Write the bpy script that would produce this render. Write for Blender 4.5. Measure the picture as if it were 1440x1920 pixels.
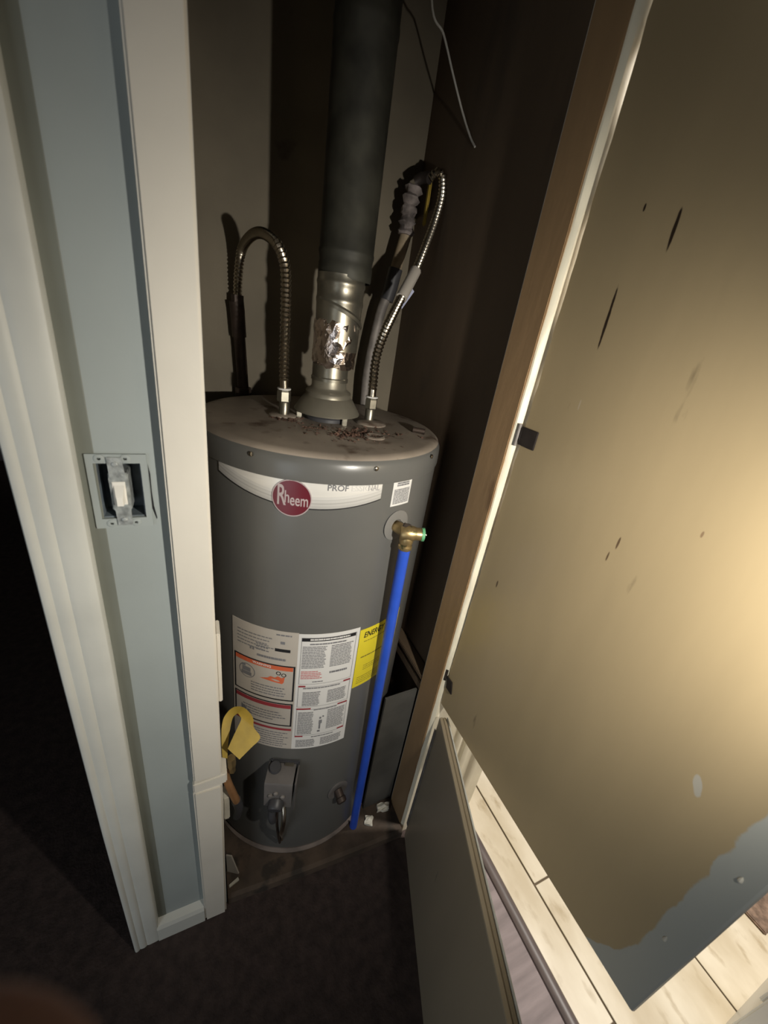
import bpy, bmesh, math, random
from math import sin, cos, pi, radians, sqrt, atan2
from mathutils import Vector, Matrix
random.seed(4)
for o in list(bpy.data.objects): bpy.data.objects.remove(o)
SC = bpy.context.scene
COL = SC.collection

# ------------------------------------------------------------------ camera, world, lights, exposure
cam = bpy.data.cameras.new('camera'); camo = bpy.data.objects.new('camera', cam); COL.objects.link(camo)
CP = Vector((-0.0106, -0.5425, 1.4))
Rm = Matrix(((0.906527, 0.050559, -0.419109), (-0.396804, 0.440862, -0.8051), (0.144065, 0.89615, 0.419716)))
camo.matrix_world = Matrix.Translation(CP) @ Rm.to_4x4()
cam.sensor_fit = 'HORIZONTAL'; cam.sensor_width = 36.0; cam.lens = 740.0 / 1440.0 * 36.0
cam.clip_start = 0.01; cam.clip_end = 60
cam.dof.use_dof = True; cam.dof.focus_distance = 1.15; cam.dof.aperture_fstop = 7.5
SC.camera = camo

w = bpy.data.worlds.new('world'); SC.world = w; w.use_nodes = True
w.node_tree.nodes['Background'].inputs['Color'].default_value = (0.55, 0.62, 0.8, 1)
w.node_tree.nodes['Background'].inputs['Strength'].default_value = 0.02

def lamp(name, kind, loc, target, power, col, **kw):
    d = bpy.data.lights.new(name, kind); d.energy = power; d.color = col
    for k, v in kw.items(): setattr(d, k, v)
    o = bpy.data.objects.new(name, d); COL.objects.link(o); o.location = loc
    o.rotation_euler = (Vector(target) - Vector(loc)).to_track_quat('-Z', 'Y').to_euler()
    return o
# the flashlight held in the photographer's right hand
lamp('flashlight_beam', 'SPOT', (0.358, -0.70, 1.33), (0.365, 0.3, 0.96), 32.5, (1.0, 0.945, 0.84),
     spot_size=radians(114), spot_blend=1.0, shadow_soft_size=0.012)
# ceiling light of the tiled room at the right
lamp('tile_room_light', 'AREA', (1.40, -0.42, 2.33), (1.1, -0.5, 0.0), 57.0, (1.0, 0.95, 0.87), shape='DISK', size=0.3)
# faint daylight in the hall behind the photographer
lamp('hall_daylight', 'AREA', (-1.3, -1.3, 0.75), (0.5, -0.3, 0.7), 7.0, (0.86, 0.94, 1.0), shape='RECTANGLE', size=0.9, size_y=1.3)

SC.view_settings.view_transform = 'Standard'; SC.view_settings.look = 'None'
SC.view_settings.gamma = 1.0; SC.view_settings.use_curve_mapping = False
SC.view_settings.exposure = 0.0

# ------------------------------------------------------------------ materials
def mat(name, col, rough=0.6, metal=0.0, var=0.12, scale=8.0, bump=0.0, bscale=60.0, spec=0.5, col2=None, stretch=None, dirt=None):
    """procedural principled material: base colour broken by noise, optional second colour patches and bump"""
    m = bpy.data.materials.new(name); m.use_nodes = True
    nt = m.node_tree; N = nt.nodes; L = nt.links; b = N['Principled BSDF']
    b.inputs['Roughness'].default_value = rough; b.inputs['Metallic'].default_value = metal
    b.inputs['Specular IOR Level'].default_value = spec
    tc = N.new('ShaderNodeTexCoord'); mp = N.new('ShaderNodeMapping'); L.new(tc.outputs['Object'], mp.inputs['Vector'])
    if stretch: mp.inputs['Scale'].default_value = stretch
    nz = N.new('ShaderNodeTexNoise'); nz.inputs['Scale'].default_value = scale; nz.inputs['Detail'].default_value = 6
    L.new(mp.outputs['Vector'], nz.inputs['Vector'])
    rp = N.new('ShaderNodeValToRGB'); L.new(nz.outputs['Fac'], rp.inputs['Fac'])
    c2 = col2 or tuple(c * (1 - var) for c in col); c1 = col if col2 else tuple(min(1, c * (1 + var)) for c in col)
    rp.color_ramp.elements[0].position = 0.33; rp.color_ramp.elements[0].color = (*c2, 1)
    rp.color_ramp.elements[1].position = 0.66; rp.color_ramp.elements[1].color = (*c1, 1)
    out = rp.outputs['Color']
    if dirt:
        n2 = N.new('ShaderNodeTexNoise'); n2.inputs['Scale'].default_value = dirt[1]; n2.inputs['Detail'].default_value = 8
        L.new(mp.outputs['Vector'], n2.inputs['Vector'])
        r2 = N.new('ShaderNodeValToRGB'); r2.color_ramp.elements[0].position = dirt[2]; r2.color_ramp.elements[1].position = dirt[2] + dirt[3]
        L.new(n2.outputs['Fac'], r2.inputs['Fac'])
        mx = N.new('ShaderNodeMix'); mx.data_type = 'RGBA'; L.new(r2.outputs['Color'], mx.inputs[0])
        L.new(out, mx.inputs[6]); mx.inputs[7].default_value = (*dirt[0], 1); out = mx.outputs[2]
    L.new(out, b.inputs['Base Color'])
    if bump:
        n3 = N.new('ShaderNodeTexNoise'); n3.inputs['Scale'].default_value = bscale; n3.inputs['Detail'].default_value = 4
        L.new(mp.outputs['Vector'], n3.inputs['Vector'])
        bp = N.new('ShaderNodeBump'); bp.inputs['Strength'].default_value = bump; bp.inputs['Distance'].default_value = 0.004
        L.new(n3.outputs['Fac'], bp.inputs['Height']); L.new(bp.outputs['Normal'], b.inputs['Normal'])
    return m

M = {}
M['trim'] = mat('white_trim_paint', (0.68, 0.64, 0.56), 0.5, var=0.05, scale=5, bump=0.12, bscale=40)
M['casing'] = mat('old_white_paint', (0.64, 0.64, 0.585), 0.5, var=0.07, scale=7, bump=0.12, bscale=50)
M['cream'] = mat('cream_paint', (0.80, 0.74, 0.58), 0.5, var=0.06, scale=9, bump=0.15, bscale=60)
M['blue'] = mat('blue_grey_paint', (0.345, 0.378, 0.365), 0.6, var=0.06, scale=4, bump=0.10, bscale=50)
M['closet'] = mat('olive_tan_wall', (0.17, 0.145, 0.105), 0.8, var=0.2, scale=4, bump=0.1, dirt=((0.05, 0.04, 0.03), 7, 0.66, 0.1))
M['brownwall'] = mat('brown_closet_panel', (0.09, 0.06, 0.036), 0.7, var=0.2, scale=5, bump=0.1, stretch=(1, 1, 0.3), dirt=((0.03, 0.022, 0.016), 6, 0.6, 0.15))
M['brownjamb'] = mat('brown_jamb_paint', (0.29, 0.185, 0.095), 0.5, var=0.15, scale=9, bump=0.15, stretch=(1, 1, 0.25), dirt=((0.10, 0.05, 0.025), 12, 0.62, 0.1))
M['greyboard'] = mat('dusty_grey_board', (0.085, 0.082, 0.074), 0.6, var=0.35, scale=6, bump=0.1)
M['black_hall'] = mat('dark_hall_wall', (0.12, 0.11, 0.12), 0.9)
M['ceiling'] = mat('closet_ceiling', (0.2, 0.18, 0.15), 0.9)
M['hallfloor_shade'] = mat('hall_floor_painted_shade', (0.046, 0.031, 0.027), 0.9, scale=40, var=0.3, bump=0.4, bscale=150)  # same hall floor as the lilac part, photographer's shadow painted in as darker colour
M['hallfloor'] = mat('lilac_grey_floor', (0.25, 0.205, 0.205), 0.75, scale=3, var=0.22, stretch=(2, 14, 1), bump=0.15, bscale=90)
M['platform'] = mat('dirty_brown_platform', (0.075, 0.052, 0.036), 0.85, scale=14, var=0.35, bump=0.5, bscale=50, dirt=((0.04, 0.03, 0.022), 18, 0.55, 0.1))
M['strip'] = mat('dark_transition_strip', (0.11, 0.085, 0.08), 0.45, var=0.15, scale=20, stretch=(6, 1, 1))
M['grout'] = mat('brown_grout', (0.13, 0.095, 0.06), 0.9, scale=40)
M['tile'] = mat('cream_stone_tile', (0.76, 0.68, 0.54), 0.35, scale=6, col2=(0.56, 0.47, 0.33), stretch=(1.6, 0.8, 1), dirt=((0.46, 0.37, 0.24), 16, 0.58, 0.16))
M['mat'] = mat('brown_mottled_mat', (0.22, 0.15, 0.11), 0.95, scale=60, var=0.4, bump=0.6, bscale=160)
M['tank'] = mat('tank_grey_paint', (0.112, 0.111, 0.105), 0.29, var=0.06, scale=5, bump=0.03, bscale=30, spec=0.4)
M['lid'] = mat('dusty_tank_lid', (0.29, 0.245, 0.20), 0.5, scale=9, var=0.2, bump=0.08, dirt=((0.10, 0.065, 0.045), 20, 0.58, 0.12))
M['black'] = mat('black_print', (0.012, 0.012, 0.014), 0.5)
M['darkplastic'] = mat('dark_grey_plastic', (0.05, 0.05, 0.055), 0.45, scale=20)
M['valvegrey'] = mat('gas_valve_grey', (0.13, 0.12, 0.115), 0.45, scale=20, var=0.15)
M['galv'] = mat('galvanised_steel', (0.26, 0.245, 0.20), 0.34, metal=0.85, scale=16, var=0.28, bump=0.05)
M['galvold'] = mat('sooty_galvanised_steel', (0.035, 0.034, 0.026), 0.6, metal=0.3, scale=18, var=0.5, bump=0.12, bscale=30)
M['hoodpaint'] = mat('draft_hood_steel', (0.27, 0.25, 0.20), 0.40, metal=0.6, scale=14, var=0.12)
M['foil'] = mat('crinkled_foil', (0.80, 0.70, 0.66), 0.20, metal=1.0, scale=20, var=0.15, bump=0.6, bscale=70)
M['chrome'] = mat('stainless_steel', (0.50, 0.45, 0.37), 0.24, metal=1.0, scale=30, var=0.08)
M['brass'] = mat('dull_brass', (0.42, 0.31, 0.15), 0.38, metal=0.8, scale=40, var=0.25, dirt=((0.12, 0.12, 0.06), 60, 0.58, 0.1))
M['copper'] = mat('oxidised_copper', (0.06, 0.042, 0.033), 0.55, metal=0.5, scale=25, var=0.35, bump=0.1)
M['copperbright'] = mat('copper_pipe', (0.50, 0.27, 0.13), 0.4, metal=0.6, scale=25, var=0.2)
M['lead'] = mat('soldered_grey_pipe', (0.21, 0.19, 0.175), 0.6, metal=0.2, scale=25, var=0.3, bump=0.2)
M['wrap'] = mat('fibrous_grey_wrap', (0.22, 0.19, 0.18), 0.9, scale=40, var=0.5, bump=1.0, bscale=50)
M['bluepipe'] = mat('blue_plastic_pipe', (0.025, 0.085, 0.52), 0.38, scale=20, var=0.08)
M['green'] = mat('green_tag', (0.10, 0.33, 0.16), 0.5, scale=70, var=0.4)
M['silver'] = mat('silver_band', (0.70, 0.68, 0.64), 0.35, metal=0.2, scale=3, var=0.10, stretch=(1, 1, 26), spec=0.6)
M['badge'] = mat('dark_red_enamel', (0.115, 0.012, 0.020), 0.3, scale=20, var=0.05)
M['letter'] = mat('silver_letter', (0.40, 0.33, 0.33), 0.4, scale=20, var=0.05)
M['greyletter'] = mat('grey_letter', (0.30, 0.29, 0.29), 0.5)
M['darkletter'] = mat('dark_grey_letter', (0.13, 0.13, 0.14), 0.5)
M['paper'] = mat('white_label_paper', (0.66, 0.65, 0.63), 0.4, scale=5, var=0.06)
M['papergrey'] = mat('grey_brown_paper', (0.45, 0.41, 0.36), 0.5, scale=5, var=0.08)
M['ink'] = mat('grey_small_print', (0.17, 0.17, 0.18), 0.6)
M['inkred'] = mat('dark_red_print', (0.30, 0.035, 0.045), 0.6)
M['inkpink'] = mat('pink_small_print', (0.50, 0.18, 0.18), 0.6)
M['orange'] = mat('orange_print', (0.58, 0.12, 0.05), 0.5)
M['yellow'] = mat('yellow_label', (0.70, 0.58, 0.03), 0.4, scale=4, var=0.05)
M['yellowstrap'] = mat('yellow_plastic_strap', (0.36, 0.25, 0.035), 0.55, scale=30, var=0.15, bump=0.1)
M['hinge'] = mat('dark_hinge_metal', (0.035, 0.028, 0.025), 0.5, metal=0.3, scale=40, var=0.3)
M['rust'] = mat('rust_flakes', (0.11, 0.06, 0.042), 0.9, scale=60, var=0.6)
M['wire'] = mat('grey_wire', (0.40, 0.38, 0.34), 0.6)
M['debris'] = mat('white_scrap', (0.55, 0.52, 0.44), 0.7, scale=30, var=0.12)
M['toggle'] = mat('ivory_toggle', (0.85, 0.82, 0.75), 0.35, var=0.04)
M['yoke'] = mat('painted_steel_yoke', (0.36, 0.38, 0.37), 0.45, metal=0.3, scale=120, var=0.35, bump=0.3, bscale=200)
M['boxdark'] = mat('dark_switch_box', (0.13, 0.155, 0.175), 0.7, scale=40, var=0.4)
M['skin'] = mat('skin', (0.13, 0.058, 0.045), 0.6, scale=60, var=0.1, bump=0.1, bscale=300)
M['insul'] = mat('tan_foam_sleeve', (0.34, 0.27, 0.18), 0.8, scale=30, var=0.25)

# bronze door paint with its own marks: scratches, a pale scuff and the grey overpainted latch margin (object y/z in metres)
def door_mat(name, col, ellipses, margin=None):
    m = mat(name, col, 0.36, metal=0.22, var=0.07, scale=5, bump=0.05, bscale=35, spec=0.5, stretch=(1, 1, 0.22),
            dirt=(tuple(c * 0.6 for c in col), 26, 0.70, 0.06))
    nt = m.node_tree; N = nt.nodes; L = nt.links; b = N['Principled BSDF']
    src = b.inputs['Base Color'].links[0].from_socket
    tc = N.new('ShaderNodeTexCoord'); sx = N.new('ShaderNodeSeparateXYZ'); L.new(tc.outputs['Object'], sx.inputs[0])
    def mth(op, a, c):
        n = N.new('ShaderNodeMath'); n.operation = op
        for i, v in enumerate((a, c)):
            if v is None: continue
            if isinstance(v, (int, float)): n.inputs[i].default_value = v
            else: L.new(v, n.inputs[i])
        return n.outputs[0]
    def mix(f, col2):
        nonlocal src
        mx = N.new('ShaderNodeMix'); mx.data_type = 'RGBA'; L.new(f, mx.inputs[0]); L.new(src, mx.inputs[6])
        mx.inputs[7].default_value = (*col2, 1); src = mx.outputs[2]
    nz = N.new('ShaderNodeTexNoise'); nz.inputs['Scale'].default_value = 60; L.new(tc.outputs['Object'], nz.inputs['Vector'])
    nb = mth('SUBTRACT', nz.outputs['Fac'], 0.5)
    for (y, z, ry, rz, tilt, c) in ellipses:
        dz = mth('SUBTRACT', sx.outputs['Z'], z)
        dy = mth('SUBTRACT', mth('SUBTRACT', sx.outputs['Y'], y), mth('MULTIPLY', dz, tilt))
        d = mth('ADD', mth('POWER', mth('ABSOLUTE', mth('DIVIDE', dy, ry), 0), 2), mth('POWER', mth('ABSOLUTE', mth('DIVIDE', dz, rz), 0), 2))
        d = mth('ADD', d, mth('MULTIPLY', nb, 1.6))
        s = N.new('ShaderNodeMapRange'); L.new(d, s.inputs[0]); s.inputs[1].default_value = 0.75; s.inputs[2].default_value = 1.25
        s.inputs[3].default_value = 1; s.inputs[4].default_value = 0
        mix(s.outputs[0], c)
    if margin:
        n2 = N.new('ShaderNodeTexNoise'); n2.inputs['Scale'].default_value = 28; n2.inputs['Detail'].default_value = 5; L.new(tc.outputs['Object'], n2.inputs['Vector'])
        zz = mth('MULTIPLY', mth('POWER', mth('MAXIMUM', mth('SUBTRACT', 0.105, sx.outputs['Z']), 0), 1.6), 1.6)
        yy = mth('SUBTRACT', mth('ADD', sx.outputs['Y'], mth('MULTIPLY', mth('SUBTRACT', n2.outputs['Fac'], 0.5), 0.018)), zz)
        s = N.new('ShaderNodeMapRange'); L.new(yy, s.inputs[0]); s.inputs[1].default_value = margin - 0.0012; s.inputs[2].default_value = margin + 0.0012
        s.inputs[3].default_value = 1; s.inputs[4].default_value = 0
        mix(s.outputs[0], (0.46, 0.47, 0.43))
    L.new(src, b.inputs['Base Color'])
    return m
DK = (0.035, 0.022, 0.015)
M['door'] = door_mat('bronze_door_paint', (0.45, 0.35, 0.205), [
    (-0.160, 0.972, 0.0022, 0.021, 0.03, DK), (-0.112, 0.874, 0.0022, 0.037, 0.03, DK), (-0.456, 0.386, 0.0052, 0.0125, 0.30, (0.50, 0.47, 0.40)),
    (-0.115, 0.758, 0.0012, 0.008, 0, (0.5, 0.42, 0.3)), (-0.252, 0.60, 0.0016, 0.010, 0.0, (0.14, 0.09, 0.05)), (-0.246, 0.575, 0.0012, 0.008, 0, (0.14, 0.09, 0.05)),
    (-0.335, 0.66, 0.0014, 0.004, 0, (0.25, 0.17, 0.10)), (-0.24, 1.08, 0.002, 0.005, 0, DK), (-0.07, 0.40, 0.002, 0.008, 0, (0.14, 0.10, 0.06)),
    (-0.11, 1.0, 0.0015, 0.004, 0, DK)], margin=-0.506)
M['lowdoor'] = door_mat('dull_bronze_door_paint', (0.38, 0.32, 0.23), [])

# ------------------------------------------------------------------ geometry helpers
def link(name, bm, m, parent=None, smooth=False, loc=None):
    me = bpy.data.meshes.new(name); bmesh.ops.recalc_face_normals(bm, faces=bm.faces); bm.to_mesh(me); bm.free()
    if m: me.materials.append(m)
    o = bpy.data.objects.new(name, me); COL.objects.link(o)
    if smooth:
        for p in me.polygons: p.use_smooth = True
        me.set_sharp_from_angle(angle=radians(38))
    if loc: o.location = loc
    if parent: o.parent = parent
    return o
def thing(name, label, cat, loc=(0, 0, 0), group=None):
    o = bpy.data.objects.new(name, None); COL.objects.link(o); o.location = loc; o.empty_display_size = 0.05
    o['label'] = label; o['category'] = cat
    if group: o['group'] = group
    return o
def tag(o, label, cat, group=None, kind=None):
    o['label'] = label; o['category'] = cat
    if group: o['group'] = group
    if kind: o['kind'] = kind
    return o
def struct(o, label=None):
    o['kind'] = 'structure'
    if label: o['label'] = label
    return o
def box(bm, x0, x1, y0, y1, z0, z1, bev=0.0, seg=2):
    r = bmesh.ops.create_cube(bm, size=1.0, matrix=Matrix.Translation(((x0 + x1) / 2, (y0 + y1) / 2, (z0 + z1) / 2)) @ Matrix.Diagonal((x1 - x0, y1 - y0, z1 - z0, 1)))
    if bev:
        es = list({e for v in r['verts'] for e in v.link_edges})
        bmesh.ops.bevel(bm, geom=es, offset=bev, segments=seg, affect='EDGES')
    return r['verts']
def BX(*a, **k):
    bm = bmesh.new(); box(bm, *a, **k); return bm
def lathe(bm, prof, seg=48, origin=(0, 0, 0), mtx=None, close=False):
    rings = []
    for r, z in prof:
        if r < 1e-6: rings.append([bm.verts.new((0, 0, z))])
        else: rings.append([bm.verts.new((r * cos(2 * pi * i / seg), r * sin(2 * pi * i / seg), z)) for i in range(seg)])
    fs = []
    for a, b in zip(rings, rings[1:]):
        for i in range(seg):
            j = (i + 1) % seg
            if len(a) == 1 and len(b) == 1: continue
            if len(a) == 1: fs.append(bm.faces.new((a[0], b[i], b[j])))
            elif len(b) == 1: fs.append(bm.faces.new((a[i], a[j], b[0])))
            else: fs.append(bm.faces.new((a[i], a[j], b[j], b[i])))
    vs = [v for r in rings for v in r]
    T = Matrix.Translation(origin) @ (mtx or Matrix.Identity(4))
    for v in vs: v.co = T @ v.co
    return vs
def LT(prof, seg=48, **k):
    bm = bmesh.new(); lathe(bm, prof, seg, **k); return bm
def catmull(pts, n):
    P = [Vector(p) for p in pts]; P = [P[0] * 2 - P[1]] + P + [P[-1] * 2 - P[-2]]; out = []
    for i in range(1, len(P) - 2):
        for k in range(n):
            t = k / n
            out.append(0.5 * ((2 * P[i]) + (P[i + 1] - P[i - 1]) * t + (2 * P[i - 1] - 5 * P[i] + 4 * P[i + 1] - P[i + 2]) * t * t + (3 * P[i] - P[i - 1] - 3 * P[i + 1] + P[i + 2]) * t ** 3))
    out.append(P[-2]); return out
def resample(pts, step):
    out = [pts[0]]; acc = 0
    for a, b in zip(pts, pts[1:]):
        d = (b - a).length; t = step - acc
        while t <= d:
            out.append(a + (b - a) * (t / d)); t += step
        acc = d - (t - step)
    return out
def sweep(bm, pts, rad, seg=12, cap=True):
    """tube along a polyline; rad is a number or a function of index"""
    pts = [Vector(p) for p in pts]; rings = []; up = None
    for i, p in enumerate(pts):
        t = (pts[min(i + 1, len(pts) - 1)] - pts[max(i - 1, 0)]).normalized()
        if up is None: up = t.orthogonal().normalized()
        up = (up - t * up.dot(t)).normalized(); s = t.cross(up); r = rad(i) if callable(rad) else rad
        rings.append([bm.verts.new(p + (up * cos(2 * pi * k / seg) + s * sin(2 * pi * k / seg)) * r) for k in range(seg)])
    for a, b in zip(rings, rings[1:]):
        for k in range(seg): bm.faces.new((a[k], a[(k + 1) % seg], b[(k + 1) % seg], b[k]))
    if cap: bm.faces.new(rings[0][::-1]); bm.faces.new(rings[-1])
    return bm
def SW(pts, rad, seg=12, n=0):
    return sweep(bmesh.new(), catmull(pts, n) if n else pts, rad, seg)
def loft(bm, secs):
    """closed cross-sections of equal vertex count joined one after another, capped"""
    R_ = [[bm.verts.new(p) for p in s] for s in secs]
    for a, b in zip(R_, R_[1:]):
        n = len(a)
        for k in range(n): bm.faces.new((a[k], a[(k + 1) % n], b[(k + 1) % n], b[k]))
    bm.faces.new(R_[0][::-1]); bm.faces.new(R_[-1]); return bm
def orient(p, d):
    """matrix taking +Z to direction d at point p"""
    return Matrix.Translation(p) @ Vector((0, 0, 1)).rotation_difference(Vector(d).normalized()).to_matrix().to_4x4()

# ------------------------------------------------------------------ floors
fl = struct(link('floor', BX(-3.0, 0.52, -2.6, 3.4, -0.06, 0.0), M['hallfloor_shade']), 'hall floor in front of the closet, its shade painted in as very dark brown')
struct(link('floor', BX(0.52, 0.700, -2.6, 3.4, -0.06, 0.0), M['hallfloor']), 'lilac-grey floor strip between lower door and transition strip')
tf = link('floor', BX(0.730, 3.2, -2.6, 3.4, -0.06, -0.004), M['grout'])
struct(tf, 'cream stone tile floor of the lit room at right')
def tile(x0, x1, y0, y1):
    dz = random.uniform(-0.0006, 0.0006)
    return link('tile', BX(x0 + 0.0024, x1 - 0.0024, y0 + 0.0024, y1 - 0.0024, -0.0039, dz, bev=0.0012, seg=1), M['tile'], tf)
for xa, xb, off in ((0.730, 0.818, -0.54), (0.818, 1.135, -0.268), (1.135, 1.450, -0.47), (1.450, 1.765, -0.268)):
    for k in range(-1, 4): tile(xa, xb, off + 0.61 * k, off + 0.61 * (k + 1))
# half-round wooden reducer between the two floors
pr = [(0.700, 0.0), (0.701, 0.006), (0.706, 0.0105), (0.715, 0.012), (0.724, 0.0105), (0.729, 0.006), (0.730, 0.0), (0.730, -0.02), (0.700, -0.02)]
struct(link('trim_4', loft(bmesh.new(), [[(x, y, z) for x, z in pr] for y in (-2.0, -0.03)]), M['strip'], smooth=True), 'dark rounded transition strip between lilac floor and cream tiles')

# ------------------------------------------------------------------ front wall with switch hole, trims, jambs
bm = bmesh.new()
hx0, hx1, hz0, hz1 = -0.125, -0.0765, 1.131, 1.2055
box(bm, -0.2, hx0, 0.0, 0.07, 0.0, 2.4); box(bm, hx1, -0.002, 0.0, 0.07, 0.0, 2.4)
box(bm, hx0, hx1, 0.0, 0.07, 0.0, hz0); box(bm, hx0, hx1, 0.0, 0.07, hz1, 2.4)
box(bm, -0.002, 0.77, 0.0, 0.07, 2.04, 2.4)
struct(link('wall_front', bm, M['blue']), 'narrow blue-grey painted wall strip holding the bare light switch')
def casing_profile(xl, xr, y0, dep):
    """fluted door casing: outer rounded back band, two beads, flat inner field"""
    f = [(0.0, 0.45), (0.015, 0.78), (0.05, 0.95), (0.10, 1.0), (0.16, 0.97), (0.20, 0.90), (0.225, 0.84), (0.26, 0.87), (0.32, 0.90), (0.40, 0.89), (0.46, 0.84), (0.495, 0.76), (0.53, 0.80), (0.62, 0.82), (0.80, 0.80), (0.95, 0.77), (0.985, 0.70), (1.0, 0.55), (1.0, 0.0), (0.0, 0.0)]
    return [(xl + (xr - xl) * u, y0 - dep * d) for u, d in f]
secs = []
for z, xr in ((0.0, -0.153), (0.25, -0.150), (0.486, -0.147), (0.9, -0.141), (1.07, -0.1405), (1.3, -0.139), (1.55, -0.138), (2.1, -0.138)):
    xl = -0.206 + 0.006 * min(1, max(0, (z - 0.6) / 0.6))
    secs.append([(x, y, z) for x, y in casing_profile(xl, xr, 0.0, 0.022)])
struct(link('trim_1', loft(bmesh.new(), secs), M['casing'], smooth=True), 'fluted white door casing at far left')
secs = []
for z, xr in ((0.0, -0.153), (0.25, -0.150), (0.486, -0.147), (0.9, -0.141), (1.07, -0.1405), (1.3, -0.139), (1.55, -0.138), (2.1, -0.138)):
    secs.append([(xr - 0.01, 0.0, z), (xr - 0.01, -0.0004, z), (xr + 0.0160, -0.0004, z), (xr + 0.017, 0.0, z)])
struct(link('trim_7', loft(bmesh.new(), secs), mat('olive_grey_strip', (0.185, 0.195, 0.165), 0.6, var=0.08)), 'dull olive-grey strip between the fluted casing and the blue-grey wall')
# bottom base block between casing and corner trim
bm = bmesh.new(); loft(bm, [[(-0.155 + 0.101 * u, y, z) for y, z in ((0.0, 0.0), (-0.019, 0.0), (-0.019, 0.052), (-0.015, 0.062), (0.0, 0.068))] for u in (0, 0.5, 1)])
struct(link('baseboard_left', bm, M['casing']), 'short white baseboard below the blue-grey wall strip')
# corner trim: upper length, lower length and the cracked filler block between them
struct(link('trim_2', BX(-0.0505, 0.0, -0.02, 0.07, 0.566, 2.4, bev=0.003), M['trim'], smooth=True), 'upper white corner trim of the closet opening')
bm = BX(-0.0535, 0.0, -0.02, 0.07, 0.0, 0.532, bev=0.004)
for v in bm.verts:
    if v.co.z < 0.02: v.co.y += 0.0; v.co.x -= 0.004 if v.co.x > -0.02 else 0
struct(link('trim_2', bm, M['trim'], smooth=True), 'lower white corner trim beside the closet floor')
bm = BX(-0.0525, 0.009, -0.0205, 0.04, 0.536, 0.563, bev=0.0025)
for v in bm.verts: v.co.z += 0.10 * (v.co.x + 0.02)
struct(link('trim_2', bm, M['trim'], smooth=True), 'tilted white filler block at the joint of the corner trim')
struct(link('trim_2', BX(0.0, 0.007, -0.006, 0.03, 0.755, 0.913, bev=0.0015), M['trim']), 'small white strip on the corner trim above the joint')
# right side: white casing outside the hinge, brown jamb inside
prx = [(0.499, 0.03), (0.4985, 0.0), (0.500, -0.007), (0.506, -0.012), (0.60, -0.012), (0.602, -0.016), (0.612, -0.020), (0.622, -0.018), (0.630, -0.0125), (0.638, -0.013), (0.642, -0.019), (0.652, -0.021), (0.664, -0.018), (0.672, -0.014), (0.690, -0.014), (0.697, -0.020), (0.712, -0.022), (0.722, -0.017), (0.760, -0.016), (0.767, -0.012), (0.768, 0.03)]
secs = []
for i in range(60):
    z = 2.1 * i / 59; s = [(x, y, z) for x, y in prx]
    j = random.uniform(-0.0012, 0.0012); s[1] = (s[1][0] + j, s[1][1], z); s[2] = (s[2][0] + j, s[2][1], z); secs.append(s)
struct(link('trim_3', loft(bmesh.new(), secs), M['cream'], smooth=True), 'lit cream casing seen behind the hinge gap of the doors')
struct(link('wall_right', BX(0.50, 0.765, 0.03, 0.07, 0.0, 2.4), M['casing']), 'wall stub behind the cream casing')
bm = BX(0.4965, 0.53, -0.004, 0.0665, 0.0, 2.04, bev=0.0015)
struct(link('trim_5', bm, M['brownjamb'], smooth=True), 'brown jamb board along the hinge side of the opening')
bm = bmesh.new(); box(bm, 0.53, 0.60, 0.06, 0.66, 0.0, 2.4)
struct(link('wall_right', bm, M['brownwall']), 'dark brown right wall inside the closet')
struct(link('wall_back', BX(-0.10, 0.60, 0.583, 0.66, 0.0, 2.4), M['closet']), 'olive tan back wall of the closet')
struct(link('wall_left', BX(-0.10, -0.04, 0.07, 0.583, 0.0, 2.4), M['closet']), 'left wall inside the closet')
struct(link('ceiling', BX(-3.0, 3.2, -2.6, 3.4, 2.4, 2.46), M['ceiling']), 'dark ceiling')
# corner batten and ledge on the right closet wall
struct(link('trim_6', BX(0.5, 0.53, 0.0665, 0.30, 0.53, 0.555, bev=0.002), M['brownwall']), 'brown ledge on the right closet wall at door joint height')
struct(link('trim_6', BX(0.497, 0.528, 0.068, 0.26, 0.570, 0.583, bev=0.002), M['brownwall']), 'thin brown rail just above the ledge on the right closet wall')
# outer shell of the dark hall and of the tiled room
struct(link('wall_left', BX(-3.06, -3.0, -2.6, 3.4, 0, 2.4), M['black_hall']))
struct(link('wall_far', BX(-3.0, 3.2, 3.4, 3.46, 0, 2.4), M['black_hall']))
struct(link('wall_near', BX(-3.0, 3.2, -2.66, -2.6, 0, 2.4), M['black_hall']))
struct(link('wall_right', BX(3.2, 3.26, -2.6, 3.4, 0, 2.4), M['casing']))
# low white cabinet in the tiled room, bottom right
M['cabinet'] = mat('white_cabinet_paint', (0.88, 0.88, 0.85), 0.4, var=0.03)
cb = thing('low_cabinet', 'bright white low cabinet at the lower right corner on the cream tiles', 'cabinet', (1.6, -0.85, 0.0))
fp_ = lambda n_, bm_, m_: [setattr(v, 'co', v.co - Vector((1.6, -0.85, 0))) for v in bm_.verts] and link(n_, bm_, m_, cb)
fp_('body', BX(1.03, 2.2, -1.05, -0.648, 0.001, 0.44, bev=0.003), M['cabinet'])
for x0_ in (1.035, 1.62): fp_('door', BX(x0_, x0_ + 0.575, -0.648, -0.641, 0.205, 0.43, bev=0.003), M['cabinet'])
fp_('top', BX(1.025, 2.205, -1.06, -0.645, 0.44, 0.462, bev=0.004), M['cabinet'])
bm = BX(1.384, 1.95, -0.60, 0.25, 0.0008, 0.010, bev=0.003)
tag(link('floor_mat', bm, M['mat'], smooth=True), 'mottled brown mat on the cream tiles at the right edge', 'mat')

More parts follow.
